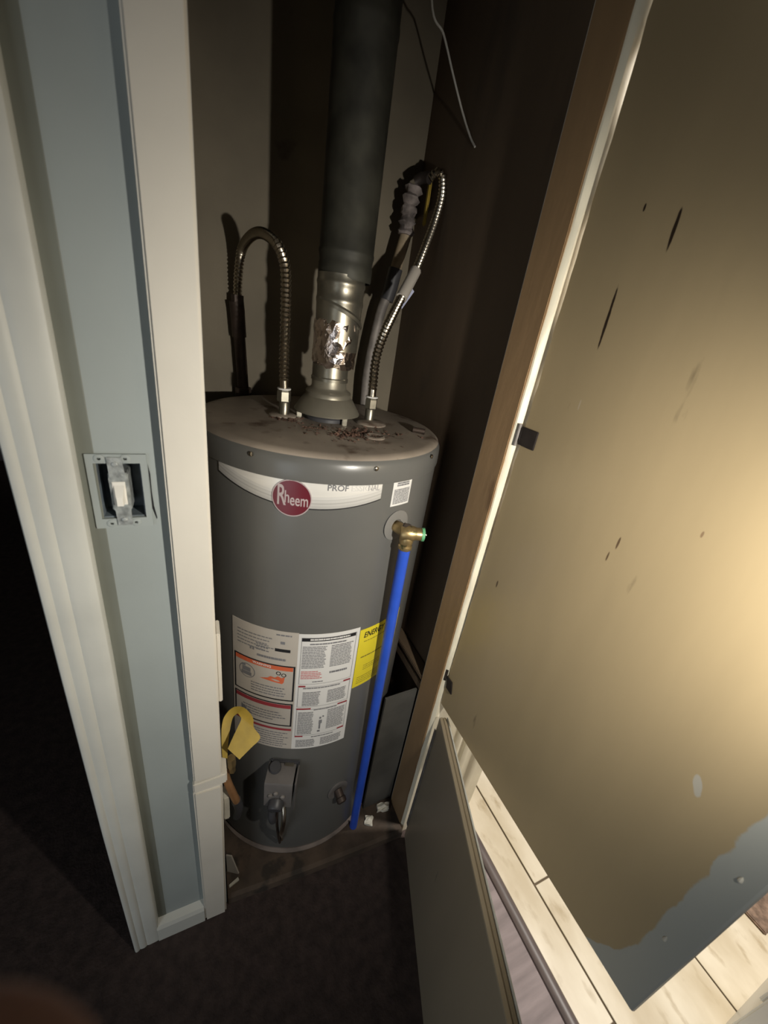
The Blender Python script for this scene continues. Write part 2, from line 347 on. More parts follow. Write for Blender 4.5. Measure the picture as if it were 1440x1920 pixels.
# closet platform
bm = bmesh.new(); loft(bm, [[(x, y, z) for y, z in ((-0.006 - 0.02 * u, 0.0), (-0.006 - 0.02 * u, 0.026), (0.002 - 0.02 * u, 0.034), (0.583, 0.034), (0.583, 0.0))] for x, u in ((0.001, 0), (0.2, 0.6), (0.4, 0.9), (0.4955, 1))])
struct(link('floor', bm, M['platform']), 'dirty brown raised closet floor under the tank')
# dusty grey board beside the tank
bm = bmesh.new()
P0, P1 = Vector((0.402, 0.070)), Vector((0.498, 0.075))
d = (P1 - P0).normalized(); nrm = Vector((-d.y, d.x)) * 0.006
loft(bm, [[(P0.x, P0.y, z), (P1.x, P1.y, z), (P1.x + nrm.x, P1.y + nrm.y, z), (P0.x + nrm.x, P0.y + nrm.y, z)] for z in (0.036, 0.25, 0.528)])
tag(link('grey_board', bm, M['greyboard']), 'dusty dark grey board wedged between tank and right closet wall', 'board')

# ------------------------------------------------------------------ closet doors (upper and lower leaf)
DX, DT, ZB, ZT = 0.507, 0.032, 0.580, 2.03
# origin sits at floor-level zero of its leaf bottom so that object z starts at 0.0 (marks are laid out from there)
root = bpy.data.objects.new('door_1', None); COL.objects.link(root); root.location = (DX, 0, ZB)
tag(root, 'large upper closet door leaf in bronze paint standing wide open at right', 'door', kind='structure')
bm = bmesh.new(); secs = []
nz_ = 64
for i in range(nz_ + 1):
    z = (ZT - ZB) * i / nz_; zz = z + ZB
    g = -0.0135 if zz < 0.7 else -0.0135 - 0.0075 * min(1, (zz - 0.7) / 0.6)
    g += random.uniform(-0.0012, 0.0012); r = 0.004
    secs.append([(0, g - 0.002, z), (0.002, g, z), (DT - 0.002, g, z), (DT, g - 0.002, z), (DT, -0.545 + r, z), (DT - r, -0.545, z), (r, -0.545, z), (0.001, -0.5435, z), (0, -0.545 + r, z)])
loft(bm, secs)
leaf = link('door_leaf', bm, M['door'], root)
# dark hinge leaf turned proud of the door face, with knuckle
bm = BX(-0.0035, -0.0005, -0.058, -0.018, 0.668, 0.700, bev=0.001)
box(bm, -0.004, -0.0002, -0.021, -0.016, 0.672, 0.697)
hg = link('hinge', bm, M['hinge'], root)
sweep(b2 := bmesh.new(), [(-0.004, -0.014, 0.664), (-0.004, -0.014, 0.703)], 0.0036, 10); link('hinge_pin', b2, M['lead'], hg)
bm = BX(-0.0035, -0.0005, -0.035, -0.012, 0.060, 0.092, bev=0.001)
for v in bm.verts: v.co.y -= 0.25 * (0.092 - v.co.z)
h2 = link('hinge', bm, M['hinge'], root)
sweep(b2 := bmesh.new(), [(-0.003, -0.009, 0.075), (-0.003, -0.009, 0.108)], 0.0036, 10); link('hinge_pin', b2, M['hinge'], h2)
# paint drips on the latch margin
for y, z, s in ((-0.527, 0.33, 1.0), (-0.519, 0.16, 0.8)):
    b2 = bmesh.new(); lathe(b2, [(0.0, -0.004), (0.0022, -0.002), (0.0026, 0.0), (0.0018, 0.004), (0, 0.007)], 8, origin=(0, y, z)); link('paint_drip', b2, M['debris'], root, smooth=True)
root = bpy.data.objects.new('door_2', None); COL.objects.link(root); root.location = (0.503, -0.030, 0.0); root.rotation_euler = (0, 0, radians(250.5 - 180))
tag(root, 'small lower closet door leaf, dull brown, opened part way over the dark floor', 'door', kind='structure')
# local: -x runs from hinge to latch, +y is the inner face
bm = bmesh.new(); r = 0.003
secs = []
for x in (-0.52, -0.517, -0.3, -0.1, -0.003, 0.0):
    secs.append([(x, 0.0, 0.014), (x, 0.0, 0.545 - r), (x, -0.001, 0.545), (x, -0.0075, 0.5462), (x, -0.009, 0.5435), (x, -0.0105, 0.5462), (x, -0.0165, 0.545), (x, -0.018, 0.545 - r), (x, -0.018, 0.014)])
loft(bm, secs); link('door_leaf', bm, M['lowdoor'], root)
link('edge_band', BX(-0.52, 0.0, -0.0215, -0.0185, 0.014, 0.548, bev=0.001), M['casing'], root)
link('hinge', BX(-0.006, 0.0035, 0.0004, 0.0035, 0.075, 0.50, bev=0.0008), M['lead'], root)

# ------------------------------------------------------------------ WATER HEATER
HC = Vector((0.237, 0.283)); RR = 0.2555; Z0 = 0.036; ZL = 1.178; ZTOP = 1.2047
WH = thing('water_heater', 'squat dark grey gas water heater tank filling the narrow closet', 'water heater', (HC.x, HC.y, Z0))
def wpart(name, bm, m, smooth=True, parent=None, **k):
    """part given in world coordinates, stored relative to the heater"""
    T = Matrix.Translation((-HC.x, -HC.y, -Z0))
    for v in bm.verts: v.co = T @ v.co
    return link(name, bm, m, parent or WH, smooth)
def cyl(ang, z, r=RR):
    a = radians(ang); return Vector((HC.x + r * cos(a), HC.y + r * sin(a), z))
def patch(a0, a1, z0, z1, r, n=24, thick=0.0006, bulge=None):
    """curved label on the tank, with a real edge"""
    bm = bmesh.new(); rows = []
    for rr in (r, r - thick):
        row = []
        for i in range(n + 1):
            a = a0 + (a1 - a0) * i / n; zb = z0 + (bulge(i / n) if bulge else 0)
            row.append((bm.verts.new(cyl(a, zb, rr)), bm.verts.new(cyl(a, z1, rr))))
        rows.append(row)
    f, b = rows
    for i in range(n):
        bm.faces.new((f[i][0], f[i + 1][0], f[i + 1][1], f[i][1])); bm.faces.new((b[i][1], b[i + 1][1], b[i + 1][0], b[i][0]))
        bm.faces.new((f[i][1], f[i + 1][1], b[i + 1][1], b[i][1])); bm.faces.new((f[i][0], b[i][0], b[i + 1][0], f[i + 1][0]))
    bm.faces.new((f[0][0], f[0][1], b[0][1], b[0][0])); bm.faces.new((f[n][1], f[n][0], b[n][0], b[n][1]))
    return bm
def quadpatch(bm, a0, a1, z0, z1, r):
    n = max(1, int(abs(a1 - a0) / 3))
    for i in range(n):
        b0 = a0 + (a1 - a0) * i / n; b1 = a0 + (a1 - a0) * (i + 1) / n
        bm.faces.new([bm.verts.new(cyl(a, z, r)) for a, z in ((b0, z0), (b1, z0), (b1, z1), (b0, z1))])
def frame(bm, a0, a1, z0, z1, t, r):
    ta = math.degrees(t / RR)
    quadpatch(bm, a0, a1, z1 - t, z1, r); quadpatch(bm, a0, a1, z0, z0 + t, r)
    quadpatch(bm, a0, a0 + ta, z0, z1, r); quadpatch(bm, a1 - ta, a1, z0, z1, r)
def textrows(bm, a0, a1, z0, z1, pitch, h, r, ragged=0.15, gap=0.004):
    z = z1 - pitch
    while z > z0:
        a = a0; end = a1 - (a1 - a0) * random.random() * ragged
        while a < end:
            wd = math.degrees(random.uniform(0.003, 0.010) / RR); b = min(a + wd, end)
            quadpatch(bm, a, b, z, z + h, r); a = b + math.degrees(gap * 0.35 / RR)
        z -= pitch
def text(name, s, ang, z, size, m, r, parent, sx=1.0, shear=0.0, align='CENTER', off=0.010):
    cu = bpy.data.curves.new('lettering', 'FONT'); cu.body = s; cu.size = size; cu.align_x = align; cu.align_y = 'CENTER'; cu.extrude = 0.0002; cu.offset = size * off; cu.resolution_u = 3; cu.shear = shear
    tmp = bpy.data.objects.new('lettering', cu); COL.objects.link(tmp)
    me = bpy.data.meshes.new_from_object(tmp.evaluated_get(bpy.context.evaluated_depsgraph_get())); bpy.data.objects.remove(tmp)
    for v in me.vertices:
        x, y, e = v.co; p = cyl(ang + math.degrees(x * sx / RR), z + y, r + e); v.co = (p.x - HC.x, p.y - HC.y, p.z - Z0)
    me.materials.clear(); me.materials.append(m)
    o = bpy.data.objects.new(name, me); COL.objects.link(o); o.parent = parent; return o

# jacket, lid, base ring
wpart('jacket', LT([(0.0, 0.055), (RR - 0.004, 0.055), (RR, 0.058), (RR, ZL)], 128, origin=(HC.x, HC.y, 0)), M['tank'])
lid = wpart('lid', LT([(RR + 0.0005, ZL - 0.022), (RR + 0.0022, ZL - 0.0215), (RR + 0.0026, ZL - 0.020), (RR + 0.0024, ZL - 0.003), (RR + 0.0015, ZL + 0.010), (RR - 0.003, ZL + 0.0195), (RR - 0.010, ZL + 0.0245), (RR - 0.020, ZL + 0.0262), (0.10, ZTOP), (0.0, ZTOP + 0.001)], 128, origin=(HC.x, HC.y, 0)), M['lid'])
# the lid's rim band is clean grey paint
lid.data.materials.append(M['tank'])
for p in lid.data.polygons:
    if p.center.z + Z0 < ZL + 0.020: p.material_index = 1
wpart('base_ring', LT([(RR - 0.01, Z0), (RR + 0.003, Z0), (RR + 0.0034, 0.0385), (RR + 0.001, 0.0405), (RR - 0.004, 0.044), (RR - 0.005, 0.058)], 96, origin=(HC.x, HC.y, 0)), mat('rusty_base_ring', (0.17, 0.135, 0.115), 0.6, scale=12, var=0.45))
for a, z in ((-131.5, 1.188), (-85.3, 1.186), (-51.8, 1.190), (-10, 1.188), (-170, 1.188)):
    p = cyl(a, z, RR + 0.0024); b2 = bmesh.new()
    lathe(b2, [(0.0042, 0.0), (0.0042, 0.0012), (0.003, 0.0022), (0.0, 0.0028)], 8, mtx=orient(p, (cos(radians(a)), sin(radians(a)), 0)))
    wpart('screw', b2, M['chrome'])
# brand band with badge
bulge = lambda t: 0.022 - 0.030 * (1 - (2 * t - 1.12) ** 2 / 1.25)
band = wpart('brand_band', patch(-147.7, -81.2, 1.116, 1.167, RR + 0.0008, 40, bulge=bulge), M['silver'])
band['label'] = 'silver band with grey streaks'
def bandline(z0, z1):
    bm = bmesh.new(); n = 40
    for i in range(n):
        q = []
        for t, zz in ((i / n, z0), ((i + 1) / n, z0), ((i + 1) / n, z1), (i / n, z1)):
            q.append(bm.verts.new(cyl(-147.7 + 66.5 * t, 1.116 + bulge(t) + zz, RR + 0.0011)))
        bm.faces.new(q)
    return bm
wpart('edge_line', bandline(0.0, 0.0022), M['black'], parent=band)
for z0_, z1_, g_ in ((0.0022, 0.007, 0.46), (0.007, 0.011, 0.52), (0.011, 0.0125, 0.40), (0.0125, 0.0175, 0.56), (0.0175, 0.0188, 0.50), (0.0188, 0.024, 0.63)):
    wpart('grey_streak', bandline(z0_, z1_), mat('grey_print', (g_ * 0.98, g_ * 0.96, g_ * 0.92), 0.35, metal=0.2, var=0.03), parent=band)
def disc(ang, z, rad, r, th, seg=40, inner=0.0):
    bm = bmesh.new(); top = []; ring = []
    def pt(k, q, rr): return cyl(ang + math.degrees(q * cos(2 * pi * k / seg) / RR), z + q * sin(2 * pi * k / seg), rr)
    o = [bm.verts.new(pt(k, rad, r + th)) for k in range(seg)]; bt = [bm.verts.new(pt(k, rad, r)) for k in range(seg)]
    if inner:
        i_ = [bm.verts.new(pt(k, inner, r + th)) for k in range(seg)]
        for k in range(seg): bm.faces.new((o[k], o[(k + 1) % seg], i_[(k + 1) % seg], i_[k]))
    else:
        rings = [o]
        for f in (0.66, 0.33): rings.append([bm.verts.new(pt(k, rad * f, r + th)) for k in range(seg)])
        for A, B in zip(rings, rings[1:]):
            for k in range(seg): bm.faces.new((A[k], A[(k + 1) % seg], B[(k + 1) % seg], B[k]))
        bm.faces.new(rings[-1])
    for k in range(seg): bm.faces.new((bt[k], bt[(k + 1) % seg], o[(k + 1) % seg], o[k]))
    return bm
badge = wpart('brand_badge', disc(-115.8, 1.1255, 0.0325, RR + 0.0008, 0.0012), M['badge'])
badge['label'] = 'round dark red badge'
wpart('badge_rim', disc(-115.8, 1.1255, 0.0330, RR + 0.0008, 0.0016, inner=0.0313), M['letter'], parent=badge)
text('lettering', 'R', -119.7, 1.1275, 0.052, M['letter'], RR + 0.0022, badge, sx=0.50)
text('lettering', 'h', -117.5, 1.1262, 0.031, M['letter'], RR + 0.0022, badge, sx=0.62)
text('lettering', 'eem', -113.0, 1.1222, 0.030, M['letter'], RR + 0.0022, badge, sx=0.60)
text('lettering', 'PROF', -103.2, 1.1500, 0.0150, M['darkletter'], RR + 0.0011, band, sx=1.0, align='LEFT')
text('lettering', 'ESSIO', -94.2, 1.1500, 0.0145, mat('glare_letter', (0.55, 0.54, 0.52), 0.4), RR + 0.0011, band, sx=1.0, align='LEFT')  # middle letters paler: glare on the band painted into their colour
text('lettering', 'NAL', -84.9, 1.1500, 0.0150, M['greyletter'], RR + 0.0011, band, sx=0.78, align='CENTER')
# small white rating sticker
st = wpart('rating_sticker', patch(-75.6, -65.0, 1.1085, 1.172, RR + 0.0008, 6), M['paper'])
bm = bmesh.new(); textrows(bm, -74.8, -65.8, 1.157, 1.170, 0.0042, 0.0022, RR + 0.0012, 0.1); textrows(bm, -73.6, -66.4, 1.144, 1.156, 0.0042, 0.003, RR + 0.0012, 0.05, 0.002); textrows(bm, -74.8, -65.8, 1.1115, 1.143, 0.0030, 0.0019, RR + 0.0012, 0.0, 0.002)
wpart('printed_text', bm, M['ink'], False, st)['kind'] = 'stuff'
# big warning label, greyer brown left half and white right half
RL, RP, RQ = RR + 0.0008, RR + 0.0012, RR + 0.0015
WLa = wpart('warning_label', patch(-142.0, -109.6, 0.487, 0.838, RL, 20), M['papergrey'])
WLb = wpart('warning_label', patch(-109.6, -81.2, 0.487, 0.836, RL, 20), M['paper'])
bm = bmesh.new()
textrows(bm, -139, -120, 0.778, 0.822, 0.0085, 0.0026, RP, 0.3); textrows(bm, -119.5, -112.5, 0.822, 0.832, 0.0055, 0.0036, RP, 0.1)
textrows(bm, -129, -121, 0.771, 0.80, 0.0075, 0.003, RP, 0.3); textrows(bm, -128.5, -114.5, 0.757, 0.770, 0.0095, 0.0058, RP, 0.05, 0.002)
textrows(bm, -131.5, -112, 0.657, 0.687, 0.0075, 0.0028, RP, 0.2); textrows(bm, -136, -112, 0.574, 0.612, 0.008, 0.0028, RP, 0.35)
textrows(bm, -134, -111, 0.493, 0.546, 0.0075, 0.0026, RP, 0.15); quadpatch(bm, -117.5, -115.5, 0.805, 0.812, RP)
for a in (-132.2, -130.8): quadpatch(bm, a, a + 0.9, 0.773, 0.781, RP)
wpart('printed_text', bm, M['ink'], False, WLa)['kind'] = 'stuff'
bm = bmesh.new(); frame(bm, -141.0, -110.2, 0.645, 0.748, 0.0035, RP); frame(bm, -141.0, -110.3, 0.564, 0.637, 0.0035, RP); quadpatch(bm, -119.9, -112.9, 0.7845, 0.7925, RP)
wpart('black_frame', bm, M['black'], False, WLa)
text('lettering', 'WARNING', -126, 0.7395, 0.0085, M['paper'], RQ, WLa)
bm = bmesh.new(); quadpatch(bm, -140.2, -111.2, 0.7335, 0.7445, RP + 0.0001); wpart('orange_header', bm, M['orange'], False, WLa)
for a0, a1, z0, z1 in ((-140.2, -111.2, 0.6215, 0.6325), (-141, -110.3, 0.5495, 0.5565)):
    bm = bmesh.new(); quadpatch(bm, a0, a1, z0, z1, RP + 0.0001); wpart('red_header', bm, M['inkred'], False, WLa)
wpart('warning_circle', disc(-133.7, 0.708, 0.0195, RL, 0.0004, 28, inner=0.0178), M['ink'], parent=WLa)
bm = bmesh.new()
for a, z, wd, hh in ((-134, 0.712, 4.5, 0.012), (-134, 0.700, 5.5, 0.010), (-135.5, 0.722, 2, 0.006)): quadpatch(bm, a - wd / 2, a + wd / 2, z - hh / 2, z + hh / 2, RP)
wpart('gas_can_symbol', bm, M['ink'], False, WLa)
bm = bmesh.new()
pts = [(-127, 0.701), (-123, 0.7065), (-121.5, 0.7125), (-119.5, 0.7105), (-118, 0.716), (-116.3, 0.712), (-114.8, 0.716), (-115.2, 0.700), (-116, 0.695), (-121, 0.698)]
bm.faces.new([bm.verts.new(cyl(a, z, RP)) for a, z in pts]); wpart('flame_symbol', bm, M['orange'], False, WLa)
for a, z in ((-117.8, 0.7245), (-115.3, 0.721)): wpart('cloud_ring', disc(a, z, 0.0052, RP, 0.0002, 14, inner=0.0036), M['black'], parent=WLa)
bm = bmesh.new(); bm.faces.new([bm.verts.new(cyl(a, z, RP)) for a, z in ((-137, 0.602), (-130.5, 0.581), (-137, 0.577))]); wpart('triangle_symbol', bm, M['ink'], False, WLa)
bm = bmesh.new()
quadpatch(bm, -108.1, -83.2, 0.8175, 0.826, RP); wpart('black_header', bm, M['black'], False, WLb)
bm = bmesh.new(); textrows(bm, -104.5, -86, 0.818, 0.8275, 0.0072, 0.004, RQ, 0.02, 0.002); wpart('reversed_text', bm, M['paper'], False, WLb)['kind'] = 'stuff'
bm = bmesh.new()
for za, zb in ((0.698, 0.827), (0.628, 0.690), (0.533, 0.620)): frame(bm, -108.3, -82.8, za, zb, 0.0008, RP)
textrows(bm, -104.5, -87, 0.806, 0.815, 0.0068, 0.0036, RP, 0.1, 0.002)
for a0, a1, z0, z1 in ((-107.6, -96.6, 0.741, 0.806), (-94.6, -84, 0.743, 0.806), (-106, -97.5, 0.632, 0.676), (-94.0, -84, 0.636, 0.676), (-107.4, -99.5, 0.537, 0.613), (-92.8, -83.6, 0.545, 0.613), (-107.6, -97.5, 0.492, 0.520), (-95, -83.6, 0.492, 0.520)):
    textrows(bm, a0, a1, z0, z1, 0.0044, 0.0024, RP, 0.12, 0.002)
textrows(bm, -94.3, -85.5, 0.722, 0.735, 0.0095, 0.0055, RP, 0.02, 0.002); textrows(bm, -106, -88, 0.683, 0.690, 0.006, 0.0032, RP, 0.05, 0.002)
textrows(bm, -100, -88, 0.614, 0.6205, 0.005, 0.0028, RP, 0.05, 0.002); textrows(bm, -100, -88, 0.524, 0.530, 0.005, 0.0028, RP, 0.05, 0.002); textrows(bm, -102, -97, 0.703, 0.708, 0.0045, 0.0026, RP, 0, 0.002)
for a, z, wd, hh in ((-96, 0.575, 1.6, 0.012), (-96.2, 0.560, 0.9, 0.018), (-96.2, 0.588, 1.0, 0.006), (-94.8, 0.592, 0.8, 0.005), (-96.5, 0.544, 1.4, 0.006)): quadpatch(bm, a - wd / 2, a + wd / 2, z - hh / 2, z + hh / 2, RP)
wpart('printed_text', bm, M['ink'], False, WLb)['kind'] = 'stuff'
bm = bmesh.new(); textrows(bm, -107.6, -97.2, 0.712, 0.738, 0.0048, 0.0026, RP, 0.3, 0.002); wpart('pink_text', bm, M['inkpink'], False, WLb)['kind'] = 'stuff'
for a0, a1, z in ((-108.3, -105, 0.692), (-86.5, -82.8, 0.692), (-108.5, -101.5, 0.622), (-88, -82.8, 0.622), (-108.3, -104.3, 0.531), (-86.5, -82.8, 0.536)):
    bm = bmesh.new(); quadpatch(bm, a0, a1, z - 0.0022, z + 0.0022, RP + 0.0001); wpart('red_bar', bm, M['inkred'], False, WLb)
# yellow energy label
EL = wpart('energy_label', patch(-80.9, -52.6, 0.656, 0.826, RL, 20), M['yellow'])
EL['label'] = 'bright yellow label'
text('lettering', 'ENERGY', -78.6, 0.8085, 0.021, M['black'], RP, EL, sx=0.72, shear=0.2, align='LEFT')
text('lettering', 'GUIDE', -64.5, 0.8085, 0.021, M['black'], RP, EL, sx=0.72, shear=0.2, align='LEFT')
bm = bmesh.new(); textrows(bm, -78, -56, 0.786, 0.796, 0.006, 0.0016, RP, 0.3); textrows(bm, -78.5, -55, 0.742, 0.752, 0.008, 0.003, RP, 0.1, 0.003); textrows(bm, -76, -56, 0.700, 0.722, 0.006, 0.0014, RP, 0.5); textrows(bm, -79, -56, 0.662, 0.690, 0.006, 0.0014, RP, 0.3)
wpart('printed_text', bm, mat('brown_print', (0.16, 0.13, 0.03), 0.6), False, EL)['kind'] = 'stuff'

# fittings on the lid: discs, cold/hot nipples
zl = ZTOP
ds = wpart('fitting_disc', LT([(0.034, zl - 0.001), (0.034, zl + 0.002), (0.029, zl + 0.005), (0.0, zl + 0.006)], 36, origin=(0.338, 0.258, 0)), M['lid'])
wpart('fitting_disc', LT([(0.028, zl - 0.001), (0.028, zl + 0.002), (0.024, zl + 0.004), (0.0, zl + 0.005)], 36, origin=(0.153, 0.292, 0)), M['lid'])
wpart('anode_cap', LT([(0.021, zl - 0.002), (0.021, zl + 0.0015), (0.017, zl + 0.0035), (0.013, zl + 0.0015), (0.009, zl + 0.001), (0.0, zl + 0.001)], 28, origin=(0.303, 0.151, 0)), M['lid'])
for n, (x, y) in enumerate(((0.155, 0.29), (0.340, 0.274))):
    wpart('nipple', LT([(0.0, zl), (0.0105, zl), (0.0105, zl + 0.028), (0.0092, zl + 0.030), (0, zl + 0.030)], 20, origin=(x, y, 0)), M['galv'])
# drain valve boss low on the tank
a = -79.6; p = cyl(a, 0.27, RR); dr = Vector((cos(radians(a)), sin(radians(a)), 0)); b2 = bmesh.new()
lathe(b2, [(0.030, 0.0), (0.030, 0.002), (0.024, 0.0035), (0.018, 0.001), (0, 0.001)], 28, mtx=orient(p, dr)); dv = wpart('drain_boss', b2, M['valvegrey'])
b2 = bmesh.new(); lathe(b2, [(0.011, 0.0), (0.011, 0.018), (0.013, 0.020), (0.013, 0.030), (0.008, 0.033), (0.0, 0.033)], 14, mtx=orient(p, dr + Vector((0, 0, -0.45)))); wpart('drain_valve', b2, M['copper'], parent=dv)
# relief port disc
a = -70.3; b2 = bmesh.new()
lathe(b2, [(0.031, 0.0), (0.031, 0.0012), (0.027, 0.0022), (0.013, 0.0022), (0.011, -0.001), (0, -0.001)], 36, mtx=orient(cyl(a, 1.066, RR + 0.0004), (cos(radians(a)), sin(radians(a)), 0))); wpart('port_disc', b2, mat('disc_grey', (0.17, 0.165, 0.155), 0.45))
# gas control valve
ga = -113.0; gp = cyl(ga, 0.0, RR); gd = Vector((cos(radians(ga)), sin(radians(ga)), 0)); gs = Vector((-gd.y, gd.x, 0))
GT = Matrix(((gs.x, gd.x, 0, gp.x), (gs.y, gd.y, 0, gp.y), (0, 0, 1, 0), (0, 0, 0, 1)))   # local x sideways (to the right), y outwards
def gpart(name, bm, m, parent=None, smooth=True):
    for v in bm.verts: v.co = GT @ v.co
    return wpart(name, bm, m, smooth, parent)
bm = bmesh.new()
loft(bm, [[(x, 0.004, 0.352), (x, 0.046, 0.346), (x, 0.052, 0.352), (x, 0.052, 0.430), (x, 0.0495, 0.4345), (x, 0.008, 0.442), (x, 0.004, 0.440)] for x in (-0.0325, -0.031, 0.0295, 0.031)])
gv = gpart('gas_valve', bm, M['valvegrey']); gv['label'] = 'boxy grey gas control valve'
gpart('valve_bracket', BX(0.035, 0.0385, 0.0, 0.050, 0.335, 0.436, bev=0.0015), M['valvegrey'], gv)
gpart('valve_bracket', BX(-0.03, 0.0385, -0.002, 0.006, 0.335, 0.448, bev=0.003), M['darkplastic'], gv)
b2 = bmesh.new(); lathe(b2, [(0.014, 0), (0.014, 0.006), (0.012, 0.010), (0, 0.010)], 20, mtx=orient((-0.016, 0.018, 0.439), (0, 0.17, 0.98))); gpart('valve_knob', b2, M['darkplastic'], gv)
b2 = bmesh.new(); lathe(b2, [(0.018, 0), (0.018, 0.014), (0.015, 0.019), (0, 0.019)], 24, mtx=orient((-0.004, 0.049, 0.368), (0, 0.95, -0.3))); gpart('temperature_knob', b2, M['darkplastic'], gv)
for x, z in ((-0.006, 0.403), (0.010, 0.392), (-0.018, 0.394)):
    b2 = bmesh.new(); lathe(b2, [(0.0055, 0), (0.0055, 0.003), (0.003, 0.005), (0, 0.005)], 12, mtx=orient((x, 0.0515, z), (0, 1, 0))); gpart('valve_screw', b2, M['lead'], gv)
gpart('clip', BX(0.004, 0.026, 0.006, 0.013, 0.4415, 0.4455, bev=0.001), M['chrome'], gv)
gpart('burner_tube', SW([(0.012, 0.044, 0.352), (0.017, 0.058, 0.335), (0.018, 0.066, 0.312), (0.016, 0.064, 0.280), (0.012, 0.050, 0.235), (0.008, 0.018, 0.16), (0.008, 0.008, 0.12)], 0.0055, 12, 6), M['chrome'], gv)
gpart('igniter_boot', SW([(-0.012, 0.052, 0.338), (-0.012, 0.056, 0.315), (-0.010, 0.05, 0.29)], 0.009, 12, 4), M['darkplastic'], gv)
gpart('pilot_tube', SW([(-0.002, 0.045, 0.335), (0.0, 0.05, 0.28), (0.004, 0.04, 0.20), (0.004, 0.012, 0.11)], 0.0035, 8, 6), M['copper'], gv)

# ------------------------------------------------------------------ flue: draft hood and vent pipe
VX, VY = 0.2435, 0.281
FL = thing('draft_hood', 'grey metal draft hood flaring over the middle of the tank lid', 'draft hood', (VX, VY, ZTOP))
def fpart(name, bm, m, root, smooth=True, parent=None):
    T = Matrix.Translation(-root.location)
    for v in bm.verts: v.co = T @ v.co
    return link(name, bm, m, parent or root, smooth)
O_ = (VX, VY, 0)
fpart('skirt', LT([(0.060, 1.2265), (0.0665, 1.2225), (0.0685, 1.221), (0.0690, 1.2235), (0.052, 1.250), (0.047, 1.2535), (0.0465, 1.259), (0.0475, 1.262), (0.044, 1.266), (0.038, 1.269), (0.036, 1.273), (0.035, 1.30), (0.033, 1.30), (0.033, 1.268)], 64, origin=O_), M['hoodpaint'], FL)
fpart('flue_collar', LT([(0.046, ZTOP + 0.0014), (0.046, ZTOP + 0.008), (0.042, ZTOP + 0.012), (0.030, ZTOP + 0.012), (0.0, ZTOP + 0.006)], 40, origin=O_), M['darkplastic'], FL)
for k in range(3):
    a = radians(-67 + 120 * k); x = VX + 0.058 * cos(a); y = VY + 0.058 * sin(a)
    fpart('leg', BX(x - 0.005, x + 0.005, y - 0.003, y + 0.003, ZTOP, 1.2285, bev=0.0012), M['galv'], FL)
VP = thing('vent_pipe', 'tall sooty metal vent pipe with foil tape rising from the hood', 'vent pipe', (VX, VY, 1.285))
def vl(z): return (VX + 0.060 * max(0, z - 1.30) * (1 if z < 1.55 else 0.25 / max(0.01, z - 1.30)), VY, z)
fpart('lower_pipe', LT([(0.0352, 1.285), (0.0375, 1.285), (0.0378, 1.291), (0.0362, 1.293), (0.0360, 1.335), (0.0, 1.335)], 48, origin=O_), M['galv'], VP)
# crumpled foil tape: low-poly facets give real creases
bm = bmesh.new(); rows = []; nn = 26
for i in range(10):
    z = 1.312 + 0.0095 * i
    rows.append([bm.verts.new((VX + 0.0055 + (0.0432 - 0.004 * (i < 1) + random.uniform(-0.0020, 0.0020)) * cos(2 * pi * (k + 0.5 * (i % 2)) / nn + random.uniform(-0.06, 0.06)), VY + (0.0432 - 0.004 * (i < 1) + random.uniform(-0.0020, 0.0020)) * sin(2 * pi * (k + 0.5 * (i % 2)) / nn), z + random.uniform(-0.004, 0.004))) for k in range(nn)])
for i, (A, B) in enumerate(zip(rows, rows[1:])):
    for k in range(nn):
        k2 = (k + 1) % nn
        if i % 2 == 0: bm.faces.new((A[k], A[k2], B[k])); bm.faces.new((A[k2], B[k2], B[k]))
        else: bm.faces.new((A[k], A[k2], B[k2])); bm.faces.new((A[k], B[k2], B[k]))
ft = fpart('foil_tape', bm, M['foil'], VP, smooth=False); ft['label'] = 'shiny crumpled foil tape wrap'
fpart('middle_pipe', LT([(0.0425, 1.345), (0.0435, 1.40), (0.0440, 1.425), (0.0452, 1.428), (0.0452, 1.434), (0.0440, 1.437), (0.0445, 1.455), (0.0458, 1.458), (0.0458, 1.463), (0.0448, 1.466), (0.0450, 1.475), (0.0, 1.475)], 56, origin=(VX + 0.0075, VY, 0)), M['galv'], VP)
# diagonal folded tape over the middle pipe
bm = bmesh.new(); q = []
for i in range(25):
    a = radians(-175 + 170 * i / 24); zc = 1.432 - 0.045 * (i / 24) ** 1.5
    q.append([bm.verts.new((VX + 0.0075 + r_ * cos(a), VY + r_ * sin(a), zc + dz)) for r_, dz in ((0.0455, -0.006), (0.0472, 0.0), (0.0455, 0.004))])
for A, B in zip(q, q[1:]):
    for k in range(2): bm.faces.new((A[k], B[k], B[k + 1], A[k + 1]))
fpart('tape_fold', bm, M['galv'], VP)
fpart('upper_pipe', LT([(0.0485, 1.468), (0.0500, 1.472), (0.0500, 1.492), (0.0490, 1.495), (0.0500, 1.505), (0.0512, 1.508), (0.0512, 1.513), (0.0500, 1.516), (0.0505, 1.80), (0.0515, 1.803), (0.0515, 1.812), (0.0505, 1.815), (0.0505, 2.405)], 56, origin=(VX + 0.014, VY + 0.004, 0)), M['galvold'], VP)

